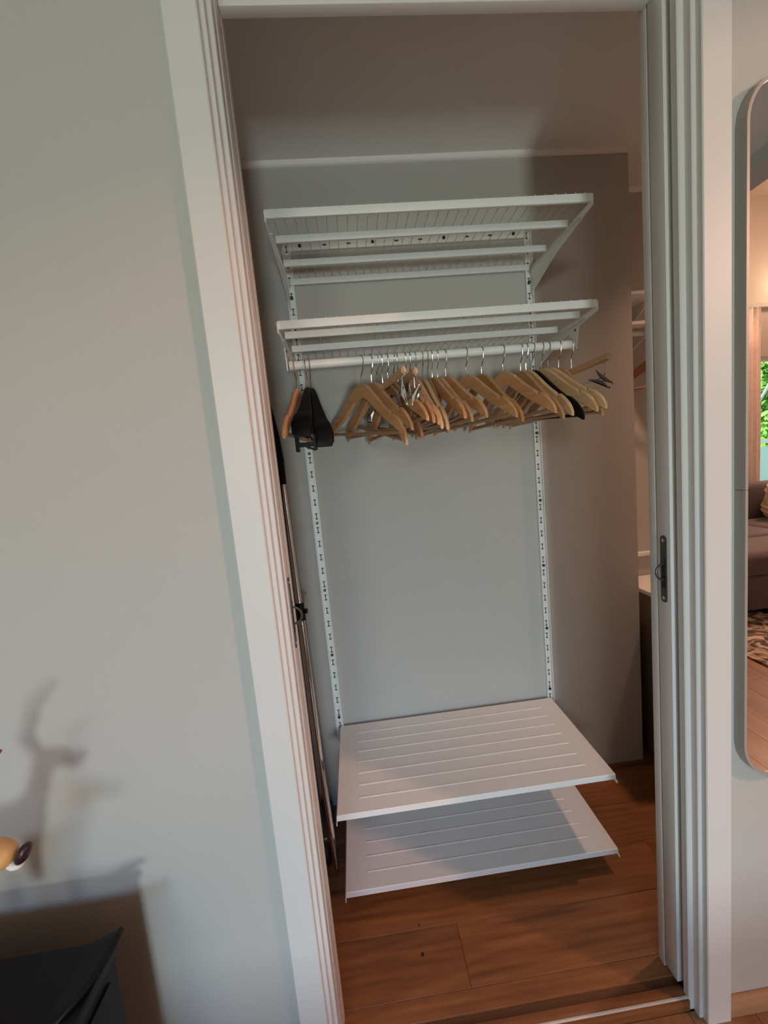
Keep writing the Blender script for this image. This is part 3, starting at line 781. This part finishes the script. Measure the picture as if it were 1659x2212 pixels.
# wall lamp
t = thing('wall_lamp', 'small glowing lamp high on the peach living room wall', 'lamp', (5.08, -3.0, 3.02))
tube('arm', [(5.08, -2.999, 3.05), (5.08, -2.93, 3.06), (5.08, -2.90, 3.04)], .012, M_STEEL, t, 10)
bm = bmesh.new(); bmesh.ops.create_uvsphere(bm, u_segments=16, v_segments=10, radius=.055)
M_GL2 = M_GLOW.copy(); M_GL2.node_tree.nodes['Principled BSDF'].inputs['Emission Strength'].default_value = 5
o = finish('globe', bm, M_GL2, t, True); o.location = (0, .11, .02)
point('wall_lamp_light', (5.08, -2.60, 3.05), 5, (1, .75, .5), .08)
# pendant lamp in the living room, gives the warm light from the right
t = thing('pendant_lamp', 'round warm pendant lamp hanging in the living room', 'lamp', (5.0, -2.2, 3.42))
tube('cord', [(5.0, -2.2, 3.54), (5.0, -2.2, 3.999)], .004, M_BLACK, t, 8)
bm = bmesh.new(); bmesh.ops.create_uvsphere(bm, u_segments=20, v_segments=12, radius=.13)
o = finish('globe', bm, M_GL2, t, True); o.location = (0, 0, 0)
M_GL2.node_tree.nodes['Principled BSDF'].inputs['Emission Strength'].default_value = 5
area('pendant_light', (4.9, -2.12, 3.36), (0, 1.0, .9), .3, .3, 112, (1, .53, .38))

# unseen bookcase, added to keep the warm light off the low left wall
t = thing('bookcase_light_blocker', 'unseen brown bookcase added as a light blocker at the edge of the living room', 'bookcase', (1.94, -.91, ZF))
for y in (-1.30, -.545): box('side_panel', 1.80, 2.08, y, y+.025, ZF, 1.90, M_HANGD, t)
box('back_panel', 1.80, 1.812, -1.275, -.545, ZF, 1.90, M_HANGD, t)
for k in range(6): box('shelf_board', 1.812, 2.075, -1.275, -.545, .03+.366*k, .055+.366*k, M_HANGD, t)

# unseen bench behind the photographer, added to cut off the low window light
t = thing('bench_light_blocker', 'unseen grey upholstered bench added to block the low window light', 'bench', (.2, -.75, 0))
box('seat', -1.3, 1.6, -.95, -.60, .26, .37, M_SOFA, t, .04, 3)
box('frame', -1.28, 1.58, -.93, -.62, .16, .26, M_CAB, t, .004)
for x in (-1.25, 1.5):
    for y in (-.92, -.68): box('leg', x, x+.05, y, y+.05, ZF, .16, M_CAB, t)

# outside: deck, railing, trees
structure(box('ground', -8, 16, -16, -3.14, -.35, -.25, mat('lawn_ground', (.10, .22, .05), .9, noise=.4, nscale=3)))
t = thing('balcony_railing', 'white balcony railing with glass outside the living room window', 'railing', (6.5, -4.3, -.25))
MRL = mat('railing_paint', (.70, .72, .74), .4); MGL = mat('pale_glass_sheet', (.55, .78, .74), .15)
box('handrail', 4.5, 9.2, -4.34, -4.28, 1.20, 1.26, MRL, t)
for x in (4.6, 5.9, 7.2, 8.5): box('post', x, x+.07, -4.34, -4.28, -.25, 1.2, MRL, t)
for x in (4.7, 6.0, 7.3): box('glass_panel', x, x+1.17, -4.315, -4.305, .0, 1.15, MGL, t)
tag(tube('awning_arm', [(5.2, -3.5, 1.45), (5.62, -3.5, 2.1)], .018, MRL), 'slanted white awning arm outside the window', 'awning arm')
def tree(x, y, h, r, lab, seed, col):
    rg = random.Random(seed)
    t = thing('garden_tree', lab, 'tree', (x, y, -.25), 'trees outside the window')
    tube('trunk', [(x, y, -.25), (x+.1, y, h*.5), (x-.05, y+.1, h*.8)], .12, mat('bark', (.12, .08, .05), .9), t, 8, [.16, .11, .05])
    verts, faces = [], []
    blobs = [(rg.gauss(0, r*.5), rg.gauss(0, r*.4), h*.55+rg.uniform(-.45, .5)*h, r*rg.uniform(.35, .6)) for _ in range(16)]
    for k in range(15000):
        bx_, by_, bz_, br_ = rg.choice(blobs)
        d = Vector((rg.gauss(0, 1), rg.gauss(0, 1), rg.gauss(0, 1))).normalized()*br_*rg.uniform(.75, 1.0)
        c = Vector((bx_, by_, bz_))+d
        a = Vector((rg.gauss(0, 1), rg.gauss(0, 1), rg.gauss(0, 1))).normalized(); b_ = a.orthogonal().normalized()
        s = rg.uniform(.05, .10); i = len(verts)
        verts += [c-a*s, c+b_*s*.5, c+a*s, c-b_*s*.5]; faces.append((i, i+1, i+2, i+3))
    me = bpy.data.meshes.new('foliage'); me.from_pydata([tuple(v) for v in verts], [], faces)
    m_ = mat('leaf_%d' % seed, col, .6, noise=.35, nscale=2.5); me.materials.append(m_)
    o = link('foliage', me, t); o['kind'] = 'stuff'
tree(8.9, -7.2, 3.6, 1.9, 'bright green leafy tree filling the reflected window', 1, (.30, .62, .12))
tree(14.2, -8.6, 3.8, 2.0, 'green leafy tree to the right in the reflected garden', 2, (.24, .52, .10))
tree(13.0, -15.5, 6.0, 2.8, 'deeper green tree far back in the reflected garden', 3, (.20, .48, .12))
tree(5.2, -9.6, 3.6, 1.8, 'light green tree on the left of the reflected garden', 4, (.34, .64, .18))
